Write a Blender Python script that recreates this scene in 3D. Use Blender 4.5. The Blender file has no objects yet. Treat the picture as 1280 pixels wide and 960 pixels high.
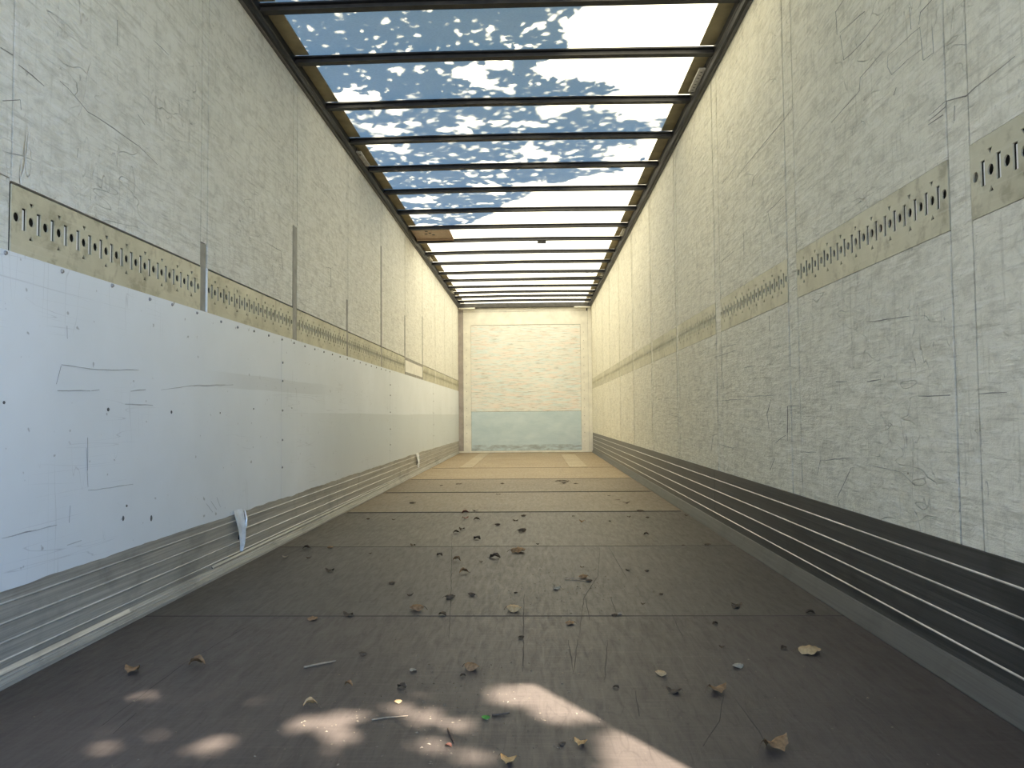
import bpy, bmesh, math, random
from mathutils import Vector, Matrix, noise
random.seed(7)
SC = bpy.context.scene
COL = SC.collection

# ---------------------------------------------------------------- camera
W2, H, Y0, D = 1.24, 2.70, 0.37, 13.39      # half width, wall height, rear edge, end wall
cam_d = bpy.data.cameras.new('camera'); cam = bpy.data.objects.new('camera', cam_d); COL.objects.link(cam)
cam_d.sensor_width = 36.0; cam_d.lens = 36.0*901.99/1280.0; cam_d.clip_start = 0.02; cam_d.clip_end = 300
yaw, pitch, roll = -0.030124, 0.042634, -0.008905
fw = Vector((math.sin(yaw)*math.cos(pitch), math.cos(yaw)*math.cos(pitch), math.sin(pitch)))
rt = Vector((math.cos(yaw), -math.sin(yaw), 0)); up = rt.cross(fw)
r2 = rt*math.cos(roll)+up*math.sin(roll); u2 = -rt*math.sin(roll)+up*math.cos(roll)
cam.matrix_world = Matrix(((r2.x,u2.x,-fw.x,0.15805),(r2.y,u2.y,-fw.y,0.0),(r2.z,u2.z,-fw.z,0.69892),(0,0,0,1)))
SC.camera = cam

# ---------------------------------------------------------------- light
SUN = Vector((0.333,-0.484,0.809)).normalized()          # towards the sun: behind the camera, to the right
SUN_E, SKY_S, EXPO = 16.0, 0.195, 1.0
sd = bpy.data.lights.new('sun','SUN'); sd.energy = SUN_E; sd.angle = math.radians(0.55); sd.color = (1.0,0.94,0.84)
so = bpy.data.objects.new('sun', sd); COL.objects.link(so); so.location = SUN*40
so.rotation_euler = SUN.to_track_quat('Z','Y').to_euler()
wd = bpy.data.worlds.new('world'); SC.world = wd; wd.use_nodes = True
wn = wd.node_tree; bg = wn.nodes['Background']
sky = wn.nodes.new('ShaderNodeTexSky'); sky.sky_type = 'NISHITA'; sky.sun_disc = False
sky.sun_elevation = math.asin(SUN.z); sky.sun_rotation = math.atan2(SUN.x, SUN.y); sky.air_density = 1.0; sky.dust_density = 0.3; sky.ozone_density = 4.0
tint = wn.nodes.new('ShaderNodeMix'); tint.data_type = 'RGBA'; tint.blend_type = 'MULTIPLY'; tint.inputs[0].default_value = 1.0; tint.inputs[7].default_value = (.76,.97,1.2,1)
wn.links.new(sky.outputs[0], tint.inputs[6]); wn.links.new(tint.outputs[2], bg.inputs[0]); bg.inputs[1].default_value = SKY_S
vs = SC.view_settings; vs.view_transform = 'Standard'; vs.look = 'None'; vs.exposure = EXPO; vs.gamma = 1.0; vs.use_curve_mapping = False

# ---------------------------------------------------------------- materials
class NT:
    def __init__(s, name):
        s.m = bpy.data.materials.new(name); s.m.use_nodes = True; s.t = s.m.node_tree
        s.b = s.t.nodes['Principled BSDF']; s.out = s.t.nodes['Material Output']
        s.co = s.t.nodes.new('ShaderNodeNewGeometry').outputs['Position']
    def n(s, typ, **kw):
        nd = s.t.nodes.new(typ)
        for k, v in kw.items(): setattr(nd, k, v)
        return nd
    def link(s, a, b): s.t.links.new(a, b)
    def inp(s, sock, v):
        if hasattr(v, 'node'): s.link(v, sock)
        else: sock.default_value = v
    def map(s, scale=(1,1,1), rot=(0,0,0), loc=(0,0,0)):
        m = s.n('ShaderNodeMapping'); s.link(s.co, m.inputs[0])
        m.inputs['Location'].default_value = loc; m.inputs['Rotation'].default_value = rot; m.inputs['Scale'].default_value = scale
        return m.outputs[0]
    def noise(s, scale, detail=4, rough=.55, dist=0, vec=None):
        m = s.n('ShaderNodeTexNoise'); s.link(vec if vec else s.co, m.inputs['Vector'])
        m.inputs['Scale'].default_value = scale; m.inputs['Detail'].default_value = detail
        m.inputs['Roughness'].default_value = rough; m.inputs['Distortion'].default_value = dist
        return m.outputs[0]
    def ramp(s, v, stops):
        r = s.n('ShaderNodeValToRGB'); s.link(v, r.inputs[0]); e = r.color_ramp.elements
        while len(e) < len(stops): e.new(.5)
        for i, (p, c) in enumerate(stops):
            e[i].position = p; e[i].color = (c,c,c,1) if isinstance(c,(int,float)) else (*c,1)
        return r.outputs[0]
    def math(s, op, a, b=0.0, c=0.0):
        m = s.n('ShaderNodeMath', operation=op)
        for i, v in enumerate((a,b,c)): s.inp(m.inputs[i], v)
        return m.outputs[0]
    def mix(s, f, a, b, mode='MIX'):
        m = s.n('ShaderNodeMix', data_type='RGBA', blend_type=mode)
        s.inp(m.inputs[0], f)
        for sock, v in ((m.inputs[6],a),(m.inputs[7],b)):
            if hasattr(v,'node'): s.link(v, sock)
            else: sock.default_value = (*v,1) if not isinstance(v,(int,float)) else (v,v,v,1)
        return m.outputs[2]
    def sep(s):
        x = s.n('ShaderNodeSeparateXYZ'); s.link(s.co, x.inputs[0]); return x.outputs
    def lines(s, scale, width, vec, dist=0.0, detail=1.5):     # contour lines of a noise: wandering scratches
        v = s.noise(scale, detail, .5, dist, vec)
        return s.ramp(s.math('ABSOLUTE', s.math('SUBTRACT', v, .5)), [(0,1),(width,0)])
    def bump(s, h, strength=.3, dist=.01):
        b = s.n('ShaderNodeBump'); b.inputs['Strength'].default_value = strength; b.inputs['Distance'].default_value = dist
        s.link(h, b.inputs['Height']); s.link(b.outputs[0], s.b.inputs['Normal'])
    def fin(s, col, rough=.6, metal=0.0, spec=.4):
        s.inp(s.b.inputs['Base Color'], col if hasattr(col,'node') else (*col,1))
        s.inp(s.b.inputs['Roughness'], rough); s.b.inputs['Metallic'].default_value = metal
        s.b.inputs['Specular IOR Level'].default_value = spec
        return s.m

def plain(name, col, rough=.6, metal=0.0, var=.15, scale=30):
    t = NT(name); v = t.noise(scale, 3)
    return t.fin(t.mix(t.ramp(v,[(.3,0),(.7,1)]), tuple(c*(1-var) for c in col), tuple(min(1,c*(1+var)) for c in col)), rough, metal)

def wall_mat(name, base, dark, light, diag, vertical):
    t = NT(name)
    big = t.noise(1.3, 4, .6)
    mott = t.noise(15, 6, .7, .5, t.map((1,1,1.5),(diag,0,0)))
    c = t.mix(t.ramp(big,[(.3,0),(.7,1)]), base, tuple(b*.93 for b in base))
    c = t.mix(t.math('MULTIPLY', t.ramp(mott,[(.46,0),(.70,1)]), .75), c, dark)
    # lengthwise rubs from sliding loads
    st = t.noise(2.4, 6, .65, .25, t.map((1,2.6,20), (diag,0,0)))
    c = t.mix(t.math('MULTIPLY', t.ramp(st,[(.52,0),(.64,1)]), .6), c, light)
    st2 = t.noise(3.0, 6, .7, .3, t.map((1,2.2,24),(diag*1.6,0,0),(3,5,1)))
    c = t.mix(t.math('MULTIPLY', t.ramp(st2,[(.54,0),(.66,1)]), .65), c, dark)
    # vertical rubs
    vv = t.noise(2.4, 5, .65, .15, t.map((1,24,1.8),(0,0,0),(0,2,0)))
    c = t.mix(t.math('MULTIPLY', t.ramp(vv,[(.56,0),(.68,1)]), vertical), c, dark)
    # thin wandering scratches, only in places
    mask = t.ramp(t.noise(2.3,2,.5,0,t.map((1,1,1),(0,0,0),(9,3,2))),[(.52,0),(.62,1)])
    l1 = t.math('MULTIPLY', t.lines(1.8,.004,t.map((1,1.6,6.0),(diag,0,0))), mask)
    l2 = t.math('MULTIPLY', t.lines(3.0,.005,t.map((1,5,1.0),(0,0,0),(4,4,4))), mask)
    sc = t.math('MAXIMUM', l1, l2)
    c = t.mix(t.math('MULTIPLY', sc, .26), c, tuple(d*.4 for d in dark))
    sp = t.ramp(t.noise(34, 3, .6, .4, t.map((1,1,.6))),[(.68,0),(.75,1)])
    c = t.mix(t.math('MULTIPLY', sp, .55), c, tuple(d*.4 for d in dark))
    fine = t.noise(60, 4, .7, .3)
    h = t.math('ADD', t.math('MULTIPLY', mott, .8), t.math('SUBTRACT', t.math('MULTIPLY', st, .7), t.math('MULTIPLY', sc, .6)))
    h = t.math('ADD', h, t.math('MULTIPLY', fine, .25))
    t.bump(h, .75, .016)
    return t.fin(c, .6, 0, .3)

M = {}
M['wall'] = wall_mat('scuffed_white_board', (.88,.86,.765), (.56,.54,.455), (.92,.905,.84), .10, .4)
M['wall_r'] = wall_mat('scuffed_white_board_opposite', (.86,.825,.685), (.52,.49,.385), (.92,.89,.78), -.12, .5)

def white_sheet():
    t = NT('white_plastic_sheet')
    x,y,z = t.sep()
    c = t.mix(t.ramp(t.noise(1.2,4,.6),[(.35,0),(.7,1)]), (.86,.90,.94), (.78,.82,.85))
    # grey touched-up band with a hard edge on the sheets further in
    edge = t.math('ADD', z, t.math('MULTIPLY', t.noise(.9,2), .04))
    low = t.math('MULTIPLY', t.math('LESS_THAN', edge, .735), t.ramp(t.math('MULTIPLY', y, .1),[(.42,0),(.52,1)]))
    c = t.mix(t.math('MULTIPLY', low, .6), c, (.62,.66,.67))
    band = t.math('MULTIPLY', t.math('LESS_THAN', t.math('ABSOLUTE', t.math('SUBTRACT', edge, .89)), .035), t.math('MULTIPLY', t.ramp(t.math('MULTIPLY', y, .1),[(.30,0),(.345,1)]), t.ramp(t.math('MULTIPLY', y, .1),[(.44,1),(.50,0)])))
    c = t.mix(t.math('MULTIPLY', band, .35), c, (.58,.60,.60))
    l1 = t.lines(1.6,.0025,t.map((1,.35,9.0),(.12,0,0)))
    l2 = t.lines(2.4,.0025,t.map((1,.4,9.0),(-.1,0,0),(2,7,1)))
    l3 = t.lines(2.0,.003,t.map((1,6,.5),(0,0,0),(5,1,8)))
    mask = t.ramp(t.noise(2.2,2,.5,0,t.map((1,1,1),(0,0,0),(1,8,2))),[(.5,0),(.58,1)])
    sc = t.math('MULTIPLY', t.math('MAXIMUM', t.math('MAXIMUM', l1, l2), l3), mask)
    c = t.mix(t.math('MULTIPLY', sc, .35), c, (.34,.35,.36))
    sp = t.ramp(t.noise(26,2,.5),[(.71,0),(.75,1)])
    c = t.mix(t.math('MULTIPLY', sp, .6), c, (.30,.30,.30))
    t.bump(t.math('ADD', t.noise(5,3), t.math('MULTIPLY', sc, -.3)), .12, .01)
    return t.fin(c, .38, 0, .5)
M['sheet'] = white_sheet()

def kick_mat(name, a, b, rough, metal, dust=None):
    t = NT(name)
    st = t.noise(2.0, 6, .65, .1, t.map((1,.9,60)))
    blot = t.noise(4.5, 5, .6, .3)
    c = t.mix(t.ramp(st,[(.35,0),(.68,1)]), a, b)
    c = t.mix(t.math('MULTIPLY', t.ramp(blot,[(.52,0),(.7,1)]), .5), c, tuple(x*.55 for x in a))
    if dust:                                        # lighter with depth: near-end shade put into the colour
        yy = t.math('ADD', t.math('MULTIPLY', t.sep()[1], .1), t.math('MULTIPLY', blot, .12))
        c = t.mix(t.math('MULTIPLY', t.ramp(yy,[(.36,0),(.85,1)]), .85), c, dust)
    t.bump(st, .25, .004)
    return t.fin(c, rough, metal, .4)
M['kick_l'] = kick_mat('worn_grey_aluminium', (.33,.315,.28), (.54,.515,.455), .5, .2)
M['kick_r'] = kick_mat('grimy_shaded_aluminium', (.040,.040,.038), (.085,.083,.077), .5, .1, (.22,.21,.185))  # grime, with near-end shade also held in the dark tone
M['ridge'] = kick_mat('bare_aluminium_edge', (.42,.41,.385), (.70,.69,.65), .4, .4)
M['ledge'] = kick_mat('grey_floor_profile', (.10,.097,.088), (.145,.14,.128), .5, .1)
M['pale'] = kick_mat('pale_bare_metal', (.30,.29,.26), (.50,.485,.44), .45, .2)

def plate_mat():
    t = NT('dull_yellow_aluminium')
    c = t.mix(t.ramp(t.noise(5,5,.6),[(.35,0),(.7,1)]), (.50,.475,.345), (.66,.63,.48))
    c = t.mix(t.math('MULTIPLY', t.ramp(t.noise(16,4,.6,.3),[(.52,0),(.66,1)]), .6), c, (.30,.27,.18))
    st = t.noise(3,5,.6,.1,t.map((1,1,30)))
    c = t.mix(t.math('MULTIPLY', t.ramp(st,[(.56,0),(.7,1)]), .4), c, (.68,.66,.55))
    t.bump(st,.15,.004)
    return t.fin(c, .48, .25, .5)
M['plate'] = plate_mat()
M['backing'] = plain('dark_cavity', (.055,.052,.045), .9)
M['insert'] = plain('light_aluminium', (.88,.88,.85), .5, 0, .05)
M['grey_strip'] = plain('grey_brown_strip', (.33,.315,.27), .6, 0, .25, 12)
M['steel'] = plain('dark_steel', (.014,.015,.016), .5, .0, .35, 18)
M['steel_edge'] = plain('worn_steel_edge', (.040,.039,.041), .45, 0, .25, 18)
M['lip'] = plain('grey_steel_lip', (.075,.072,.066), .45, 0, .25, 18)
M['ply_edge'] = plain('olive_roof_board', (.27,.225,.125), .7, 0, .25, 8)
M['screw'] = plain('dull_screw', (.30,.30,.30), .4, .4)
M['dent'] = plain('dark_scuff', (.12,.12,.12), .7)
M['scr_wall'] = plain('wall_gouge', (.30,.285,.24), .8, 0, .4, 14)
M['scr_sheet'] = plain('sheet_scratch', (.44,.46,.48), .6, 0, .3, 14)
M['scr_floor'] = plain('floor_scratch', (.045,.04,.035), .7, 0, .3, 14)
M['white_metal'] = plain('white_painted_metal', (.78,.79,.80), .35, .1)
M['bright'] = plain('bright_bent_metal', (.85,.86,.87), .25, .6)
M['black'] = plain('black_mark', (.02,.02,.02), .6)
M['label'] = plain('pale_label', (.50,.48,.43), .6, 0, .2, 60)

def floor_mat(name, a, b, grime):
    t = NT(name)
    big = t.noise(1.6,5,.6)
    c = t.mix(t.ramp(big,[(.32,0),(.7,1)]), a, b)
    gr = t.noise(3,6,.7,.6,t.map((16,2.6,1)))                    # lengthwise wear
    c = t.mix(t.math('MULTIPLY', t.ramp(gr,[(.5,0),(.7,1)]), .45), c, tuple(x*.72 for x in a))
    gl = t.noise(3,4,.6,.15,t.map((2,34,1),(0,0,0),(3,1,0)))       # crosswise grain
    c = t.mix(t.math('MULTIPLY', t.ramp(gl,[(.50,0),(.68,1)]), .5), c, tuple(min(1,x*1.25) for x in b))
    mask = t.ramp(t.noise(1.4,2,.5,0,t.map((1,1,1),(0,0,0),(2,2,2))),[(.48,0),(.58,1)])
    sc = t.math('MULTIPLY', t.math('MAXIMUM', t.lines(2.2,.005,t.map((4,.7,1))), t.lines(2.0,.005,t.map((3,.9,1),(0,0,.5),(6,2,0)))), mask)
    c = t.mix(t.math('MULTIPLY', sc, .35), c, tuple(x*.35 for x in a))
    dust = t.noise(55,3,.6)
    c = t.mix(t.math('MULTIPLY', t.ramp(dust,[(.66,0),(.74,1)]), grime), c, tuple(x*.3 for x in a))
    t.bump(t.math('ADD', t.math('MULTIPLY', gr,.6), t.math('MULTIPLY', dust,.3)), .25, .006)
    return t.fin(c, t.ramp(gr,[(.3,.42),(.7,.6)]), 0, .4)
M['floor'] = floor_mat('worn_brown_film_board', (.060,.047,.040), (.084,.067,.057), .6)  # near boards darkened beyond their wood tone to stand for shade
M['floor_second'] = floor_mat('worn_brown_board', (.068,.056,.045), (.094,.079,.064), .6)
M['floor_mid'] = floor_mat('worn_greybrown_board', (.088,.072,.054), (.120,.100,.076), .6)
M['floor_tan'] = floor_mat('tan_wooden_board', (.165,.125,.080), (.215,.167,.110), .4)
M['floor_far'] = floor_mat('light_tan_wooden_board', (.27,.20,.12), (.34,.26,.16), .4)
M['floor_light'] = floor_mat('light_new_board', (.34,.275,.185), (.44,.365,.25), .3)

def end_mat():
    t = NT('cream_end_board')
    c = t.mix(t.ramp(t.noise(1.5,4),[(.3,0),(.7,1)]), (.90,.885,.82), (.83,.82,.76))
    h1 = t.noise(2.2,5,.6,.2,t.map((1.6,1,11)))
    h2 = t.noise(2.2,5,.6,.2,t.map((1.6,1,11),(0,0,0),(7,3,5)))
    c = t.mix(t.math('MULTIPLY', t.ramp(h1,[(.49,0),(.60,1)]), .5), c, (.95,.78,.68))
    c = t.mix(t.math('MULTIPLY', t.ramp(h2,[(.49,0),(.60,1)]), .5), c, (.70,.86,.87))
    g = t.noise(3,4,.65,.2,t.map((2,1,26),(0,0,0),(1,1,4)))
    c = t.mix(t.math('MULTIPLY', t.ramp(g,[(.53,0),(.64,1)]), .7), c, (.50,.46,.38))
    t.bump(t.math('ADD', g, h1), .3, .01)
    return t.fin(c, .55, 0, .4)
M['end'] = end_mat()
M['end_plain'] = plain('cream_painted_post', (.86,.83,.74), .55, 0, .08, 9)
M['end_post'] = plain('dusky_pink_grey_post', (.42,.37,.34), .55, 0, .15, 9)
def kickboard():
    t = NT('blue_grey_steel_panel'); x,y,z = t.sep()
    c = t.mix(t.ramp(t.noise(3,6,.65,.3,t.map((1,1,2))),[(.35,0),(.68,1)]), (.54,.66,.70), (.66,.76,.79))
    g = t.noise(5,5,.65,.3,t.map((1,1,3)))
    w = t.math('MULTIPLY', t.ramp(g,[(.42,0),(.62,1)]), t.math('LESS_THAN', t.math('ADD', z, t.math('MULTIPLY', g, .08)), .19))
    c = t.mix(t.math('MULTIPLY', w, .6), c, (.24,.24,.22))
    t.bump(g,.3,.01)
    return t.fin(c, .5, .1, .5)
M['kickboard'] = kickboard()

def roof_mat():
    t = NT('translucent_roof_sheet')
    wv = t.noise(70,2,.6,0,t.map((1,3,1))); st = t.noise(1.8,5,.6,.2,t.map((1,4,1)))
    k = t.mix(t.ramp(wv,[(.35,0),(.65,1)]), (.665,.63,.48), (.60,.56,.415))
    k = t.mix(t.math('MULTIPLY', t.ramp(st,[(.55,0),(.75,1)]), .25), k, (.50,.465,.36))
    sp = t.ramp(t.noise(20,2,.5),[(.72,0),(.77,1)])
    k = t.mix(t.math('MULTIPLY', sp, .5), k, (.35,.33,.28))
    tr = t.n('ShaderNodeBsdfTranslucent'); df = t.n('ShaderNodeBsdfDiffuse'); mx = t.n('ShaderNodeMixShader')
    t.link(k, tr.inputs[0]); t.link(k, df.inputs[0]); mx.inputs[0].default_value = .42
    t.link(tr.outputs[0], mx.inputs[1]); t.link(df.outputs[0], mx.inputs[2]); t.link(mx.outputs[0], t.out.inputs[0])
    t.t.nodes.remove(t.b)
    return t.m
M['roof'] = roof_mat()

def leaf_mat(name, a, b, trans=0.0):
    t = NT(name)
    t.bump(t.noise(160,3), .3, .002)
    m = t.fin(t.mix(t.ramp(t.noise(90,4,.6),[(.35,0),(.68,1)]), a, b), .65, 0, .3)
    return m
M['leaf_d'] = leaf_mat('dark_dry_leaf', (.040,.028,.018), (.13,.09,.055))
M['leaf_b'] = leaf_mat('brown_dry_leaf', (.17,.095,.042), (.34,.20,.095))
M['leaf_t'] = leaf_mat('tan_dry_leaf', (.40,.255,.115), (.58,.40,.20))
M['leaf_o'] = leaf_mat('orange_dry_leaf', (.36,.20,.07), (.58,.36,.15))
M['leaf_p'] = leaf_mat('pale_grey_leaf', (.24,.20,.14), (.42,.36,.26))
M['leaf_r'] = leaf_mat('reddish_dry_leaf', (.17,.07,.045), (.30,.13,.09))
M['leaf_g'] = leaf_mat('fresh_green_leaf', (.05,.16,.02), (.12,.30,.05))
M['twig'] = leaf_mat('pale_twig', (.30,.225,.15), (.44,.34,.235))
M['twig_d'] = leaf_mat('dark_twig', (.07,.05,.035), (.15,.11,.08))
M['crumb'] = leaf_mat('wood_crumb', (.10,.08,.055), (.30,.25,.18))
M['foliage'] = leaf_mat('tree_leaf', (.05,.11,.025), (.10,.20,.05))
M['bark'] = leaf_mat('tree_bark', (.10,.08,.06), (.20,.165,.13))
M['asphalt'] = plain('grey_yard_paving', (.22,.215,.205), .9, 0, .2, 3)
M['wood_patch'] = floor_mat('brown_plywood_patch', (.36,.25,.165), (.48,.35,.24), .4)

# ---------------------------------------------------------------- mesh helpers
def link(me, name, mat, parent=None, loc=(0,0,0)):
    o = bpy.data.objects.new(name, me); COL.objects.link(o); o.location = loc
    if parent is not None: o.parent = parent
    if mat is not None and not me.materials: me.materials.append(M[mat])
    return o
def tag(o, label, cat, kind=None, group=None):
    o['label'] = label; o['category'] = cat
    if kind: o['kind'] = kind
    if group: o['group'] = group
    return o
def boxes(bl, bevel=0.0):
    vs_, fs = [], []
    for (x0,x1,y0,y1,z0,z1) in bl:
        n = len(vs_)
        vs_ += [(x0,y0,z0),(x1,y0,z0),(x1,y1,z0),(x0,y1,z0),(x0,y0,z1),(x1,y0,z1),(x1,y1,z1),(x0,y1,z1)]
        fs += [tuple(n+i for i in q) for q in ((0,3,2,1),(4,5,6,7),(0,1,5,4),(1,2,6,5),(2,3,7,6),(3,0,4,7))]
    me = bpy.data.meshes.new('box'); me.from_pydata(vs_, [], fs)
    if bevel:
        bm = bmesh.new(); bm.from_mesh(me); bmesh.ops.bevel(bm, geom=bm.edges[:], offset=bevel, segments=1, affect='EDGES'); bm.to_mesh(me); bm.free()
    me.update(); return me
def box(name, mat, parent, b, bevel=0.0):
    return link(boxes([b], bevel), name, mat, parent)
def extrude_y(profile, ys, jitter=None):
    """closed (x,z) profile swept through the y stations"""
    n = len(profile); vs_ = []; fs = []
    for k, y in enumerate(ys):
        for (x,z) in profile:
            dx = dz = 0
            if jitter: dx, dz = jitter(y)
            vs_.append((x+dx, y, z+dz))
    for k in range(len(ys)-1):
        for i in range(n):
            a, b = k*n+i, k*n+(i+1)%n
            fs.append((a, b, b+n, a+n))
    fs.append(tuple(range(n-1,-1,-1))); fs.append(tuple(range((len(ys)-1)*n, len(ys)*n)))
    me = bpy.data.meshes.new('profile'); me.from_pydata(vs_, [], fs)
    bm = bmesh.new(); bm.from_mesh(me); bmesh.ops.recalc_face_normals(bm, faces=bm.faces[:]); bm.to_mesh(me); bm.free()
    return me
def tube(pts, radii, sides=6):
    vs_, fs = [], []
    pts = [Vector(p) for p in pts]
    for i, p in enumerate(pts):
        d = (pts[min(i+1,len(pts)-1)]-pts[max(i-1,0)]).normalized()
        a = d.cross(Vector((0,0,1)) if abs(d.z) < .9 else Vector((1,0,0))).normalized(); b = d.cross(a)
        r = radii[i] if isinstance(radii,(list,tuple)) else radii
        vs_ += [tuple(p + (a*math.cos(q)+b*math.sin(q))*r) for q in [2*math.pi*j/sides for j in range(sides)]]
    for i in range(len(pts)-1):
        for j in range(sides):
            a, b = i*sides+j, i*sides+(j+1)%sides
            fs.append((a,b,b+sides,a+sides))
    fs.append(tuple(range(sides-1,-1,-1))); fs.append(tuple(range((len(pts)-1)*sides, len(pts)*sides)))
    me = bpy.data.meshes.new('tube'); me.from_pydata(vs_, [], fs); return me

# ================================================================ GROUND AND SHELL
gme = boxes([(-40,40,-40,40,-1.35,-1.2)])
tag(link(gme,'ground','asphalt'), 'grey paved yard the trailer stands on', 'ground', 'structure')

# ---- floor: dark sub-floor with separate boards
floor = tag(link(boxes([(-W2-.02,W2+.02,Y0,D+.06,-.08,-.010)]),'floor','backing'), 'brown worn wooden trailer floor of wide crosswise boards', 'floor', 'structure')
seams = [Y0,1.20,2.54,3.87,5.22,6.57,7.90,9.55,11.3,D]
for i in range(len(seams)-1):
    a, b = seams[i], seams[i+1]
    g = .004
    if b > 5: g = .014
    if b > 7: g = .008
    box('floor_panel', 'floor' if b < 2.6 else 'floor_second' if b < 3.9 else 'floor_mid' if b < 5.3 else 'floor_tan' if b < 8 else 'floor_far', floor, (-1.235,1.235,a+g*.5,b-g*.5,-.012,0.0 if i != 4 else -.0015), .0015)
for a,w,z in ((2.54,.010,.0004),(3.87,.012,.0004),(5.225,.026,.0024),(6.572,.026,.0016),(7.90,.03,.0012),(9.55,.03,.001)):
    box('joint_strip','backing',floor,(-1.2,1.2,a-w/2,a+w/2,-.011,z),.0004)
box('repair_board','floor_light',floor,(-.84,-.67,9.58,13.37,-.004,.004),.001)['label'] = 'pale new repair board'
box('repair_board','floor_light',floor,(.62,.86,9.58,12.66,-.004,.004),.001)['label'] = 'pale new repair board'
box('repair_board','floor_light',floor,(.30,.40,12.9,13.3,-.004,.0035),.001)['label'] = 'small pale repair board'

# ---- perforated lashing plate, built once: 18 slots, 19 round holes, 18 small triangles
def plate_mesh(L=1.10, Hh=.186, thick=.004):
    bm = bmesh.new()
    def loop(pts):
        v = [bm.verts.new((0,a,b)) for a,b in pts]
        for i in range(len(v)): bm.edges.new((v[i], v[(i+1)%len(v)]))
    pitch = L/18.65
    loop([(-L/2,-Hh/2),(L/2,-Hh/2),(L/2,Hh/2),(-L/2,Hh/2)])
    zc = .008
    for k in range(19):
        c = (k-9)*pitch
        loop([(c+.0115*math.cos(q), zc+.0135*math.sin(q)) for q in [2*math.pi*j/10 for j in range(10)]])
        if k % 2 == 1:
            loop([(c-.0085,zc+.052),(c+.0085,zc+.052),(c,zc+.038)]); loop([(c-.0085,zc-.052),(c,zc-.038),(c+.0085,zc-.052)])
    for k in range(18):
        c = (k-8.5)*pitch
        loop([(c-.0085,zc-.031),(c+.0085,zc-.031),(c+.0085,zc+.031),(c-.0085,zc+.031)])
    bmesh.ops.triangle_fill(bm, use_beauty=True, use_dissolve=False, edges=bm.edges[:])
    for f in bm.faces:
        if f.normal.x < 0: f.normal_flip()
    r = bmesh.ops.extrude_face_region(bm, geom=bm.faces[:])
    for v in r['geom']:
        if isinstance(v, bmesh.types.BMVert): v.co.x -= thick
    bmesh.ops.recalc_face_normals(bm, faces=bm.faces[:])
    me = bpy.data.meshes.new('lashing_plate'); bm.to_mesh(me); bm.free()
    ins = boxes([(-.012,-.0045,(k-8.5)*pitch-.0036,(k-8.5)*pitch+.0048,zc-.029,zc+.027) for k in range(18)])
    return me, ins
PL_ME, PL_IN = plate_mesh(); PL_ME.materials.append(M['plate']); PL_IN.materials.append(M['insert'])
def plate(parent, side, y0, y1, zc):
    o = link(PL_ME,'lashing_plate',None,parent,(side*(W2-.001),(y0+y1)/2,zc))
    o.rotation_euler.z = 0 if side < 0 else math.pi
    o.scale.y = (y1-y0)/1.10
    s = link(PL_IN,'slot_insert',None,o); s['kind'] = 'stuff'
    return o

def wavy_panel(name, mat, parent, side, y0, y1, z0, z1, depth=.020, face=0.0, amp=.0012):
    """board with a slightly uneven face"""
    X = side*(W2-face); Xb = side*(W2+depth); ny = max(2,int((y1-y0)/.12)); nz = max(2,int((z1-z0)/.12))
    vs_, fs = [], []
    for j in range(nz+1):
        for i in range(ny+1):
            y = y0+(y1-y0)*i/ny; z = z0+(z1-z0)*j/nz
            e = 0 if i in (0,ny) or j in (0,nz) else amp*noise.noise(Vector((y*4,z*4,side*5)))
            vs_.append((X-side*abs(e), y, z))
    for j in range(nz):
        for i in range(ny):
            a = j*(ny+1)+i; q = (a,a+1,a+ny+2,a+ny+1); fs.append(q)
    n = len(vs_); c = [0, ny, (nz+1)*(ny+1)-1, nz*(ny+1)]
    rim = list(range(0,ny+1)) + [j*(ny+1)+ny for j in range(1,nz+1)] + [nz*(ny+1)+i for i in range(ny-1,-1,-1)] + [j*(ny+1) for j in range(nz-1,0,-1)]
    for k in rim: vs_.append((Xb, vs_[k][1], vs_[k][2]))
    for k in range(len(rim)):
        k2 = (k+1)%len(rim); fs.append((rim[k], n+k, n+k2, rim[k2]))
    me = bpy.data.meshes.new(name); me.from_pydata(vs_, [], fs)
    bm = bmesh.new(); bm.from_mesh(me); bmesh.ops.recalc_face_normals(bm, faces=bm.faces[:])
    bm.faces.ensure_lookup_table()
    if bm.faces[0].normal.x*side > 0: bmesh.ops.reverse_faces(bm, faces=bm.faces[:])
    for f in bm.faces: f.smooth = abs(f.normal.x) > .9
    for e in bm.edges: e.smooth = all(abs(f.normal.x) > .9 for f in e.link_faces)
    bm.to_mesh(me); bm.free()
    return link(me, name, mat, parent)

def ribbon(lines, w, to3d, nrm):
    """shallow scratches: thin raised burr along each polyline"""
    vs_, fs = [], []
    for pl in lines:
        pts = []
        for (a,b),(c,d) in zip(pl[:-1], pl[1:]):
            st = max(1,int(math.hypot(c-a,d-b)/.04))
            for k in range(st): pts.append((a+(c-a)*k/st+random.uniform(-1,1)*.0015, b+(d-b)*k/st+random.uniform(-1,1)*.0015))
        pts.append(pl[-1]); n = len(pts)
        for i,(a,b) in enumerate(pts):
            p, q = pts[max(0,i-1)], pts[min(n-1,i+1)]
            dx, dy = q[0]-p[0], q[1]-p[1]; L = math.hypot(dx,dy) or 1
            ww = w*(.35+.65*math.sin(math.pi*(i+.6)/(n+.2)))*random.uniform(.6,1.2)
            vs_ += [to3d(a-dy/L*ww/2,b+dx/L*ww/2,0.0), to3d(a,b,.0010), to3d(a+dy/L*ww/2,b-dx/L*ww/2,0.0)]
        m = len(vs_)-3*n
        for i in range(n-1):
            k = m+3*i; fs += [(k,k+1,k+4,k+3),(k+1,k+2,k+5,k+4)]
    me = bpy.data.meshes.new('scratch'); me.from_pydata(vs_, [], fs); return me

def gap(y): return min(.009, .0028+.0013*max(0,y-1.5))     # joints beside the posts

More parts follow.
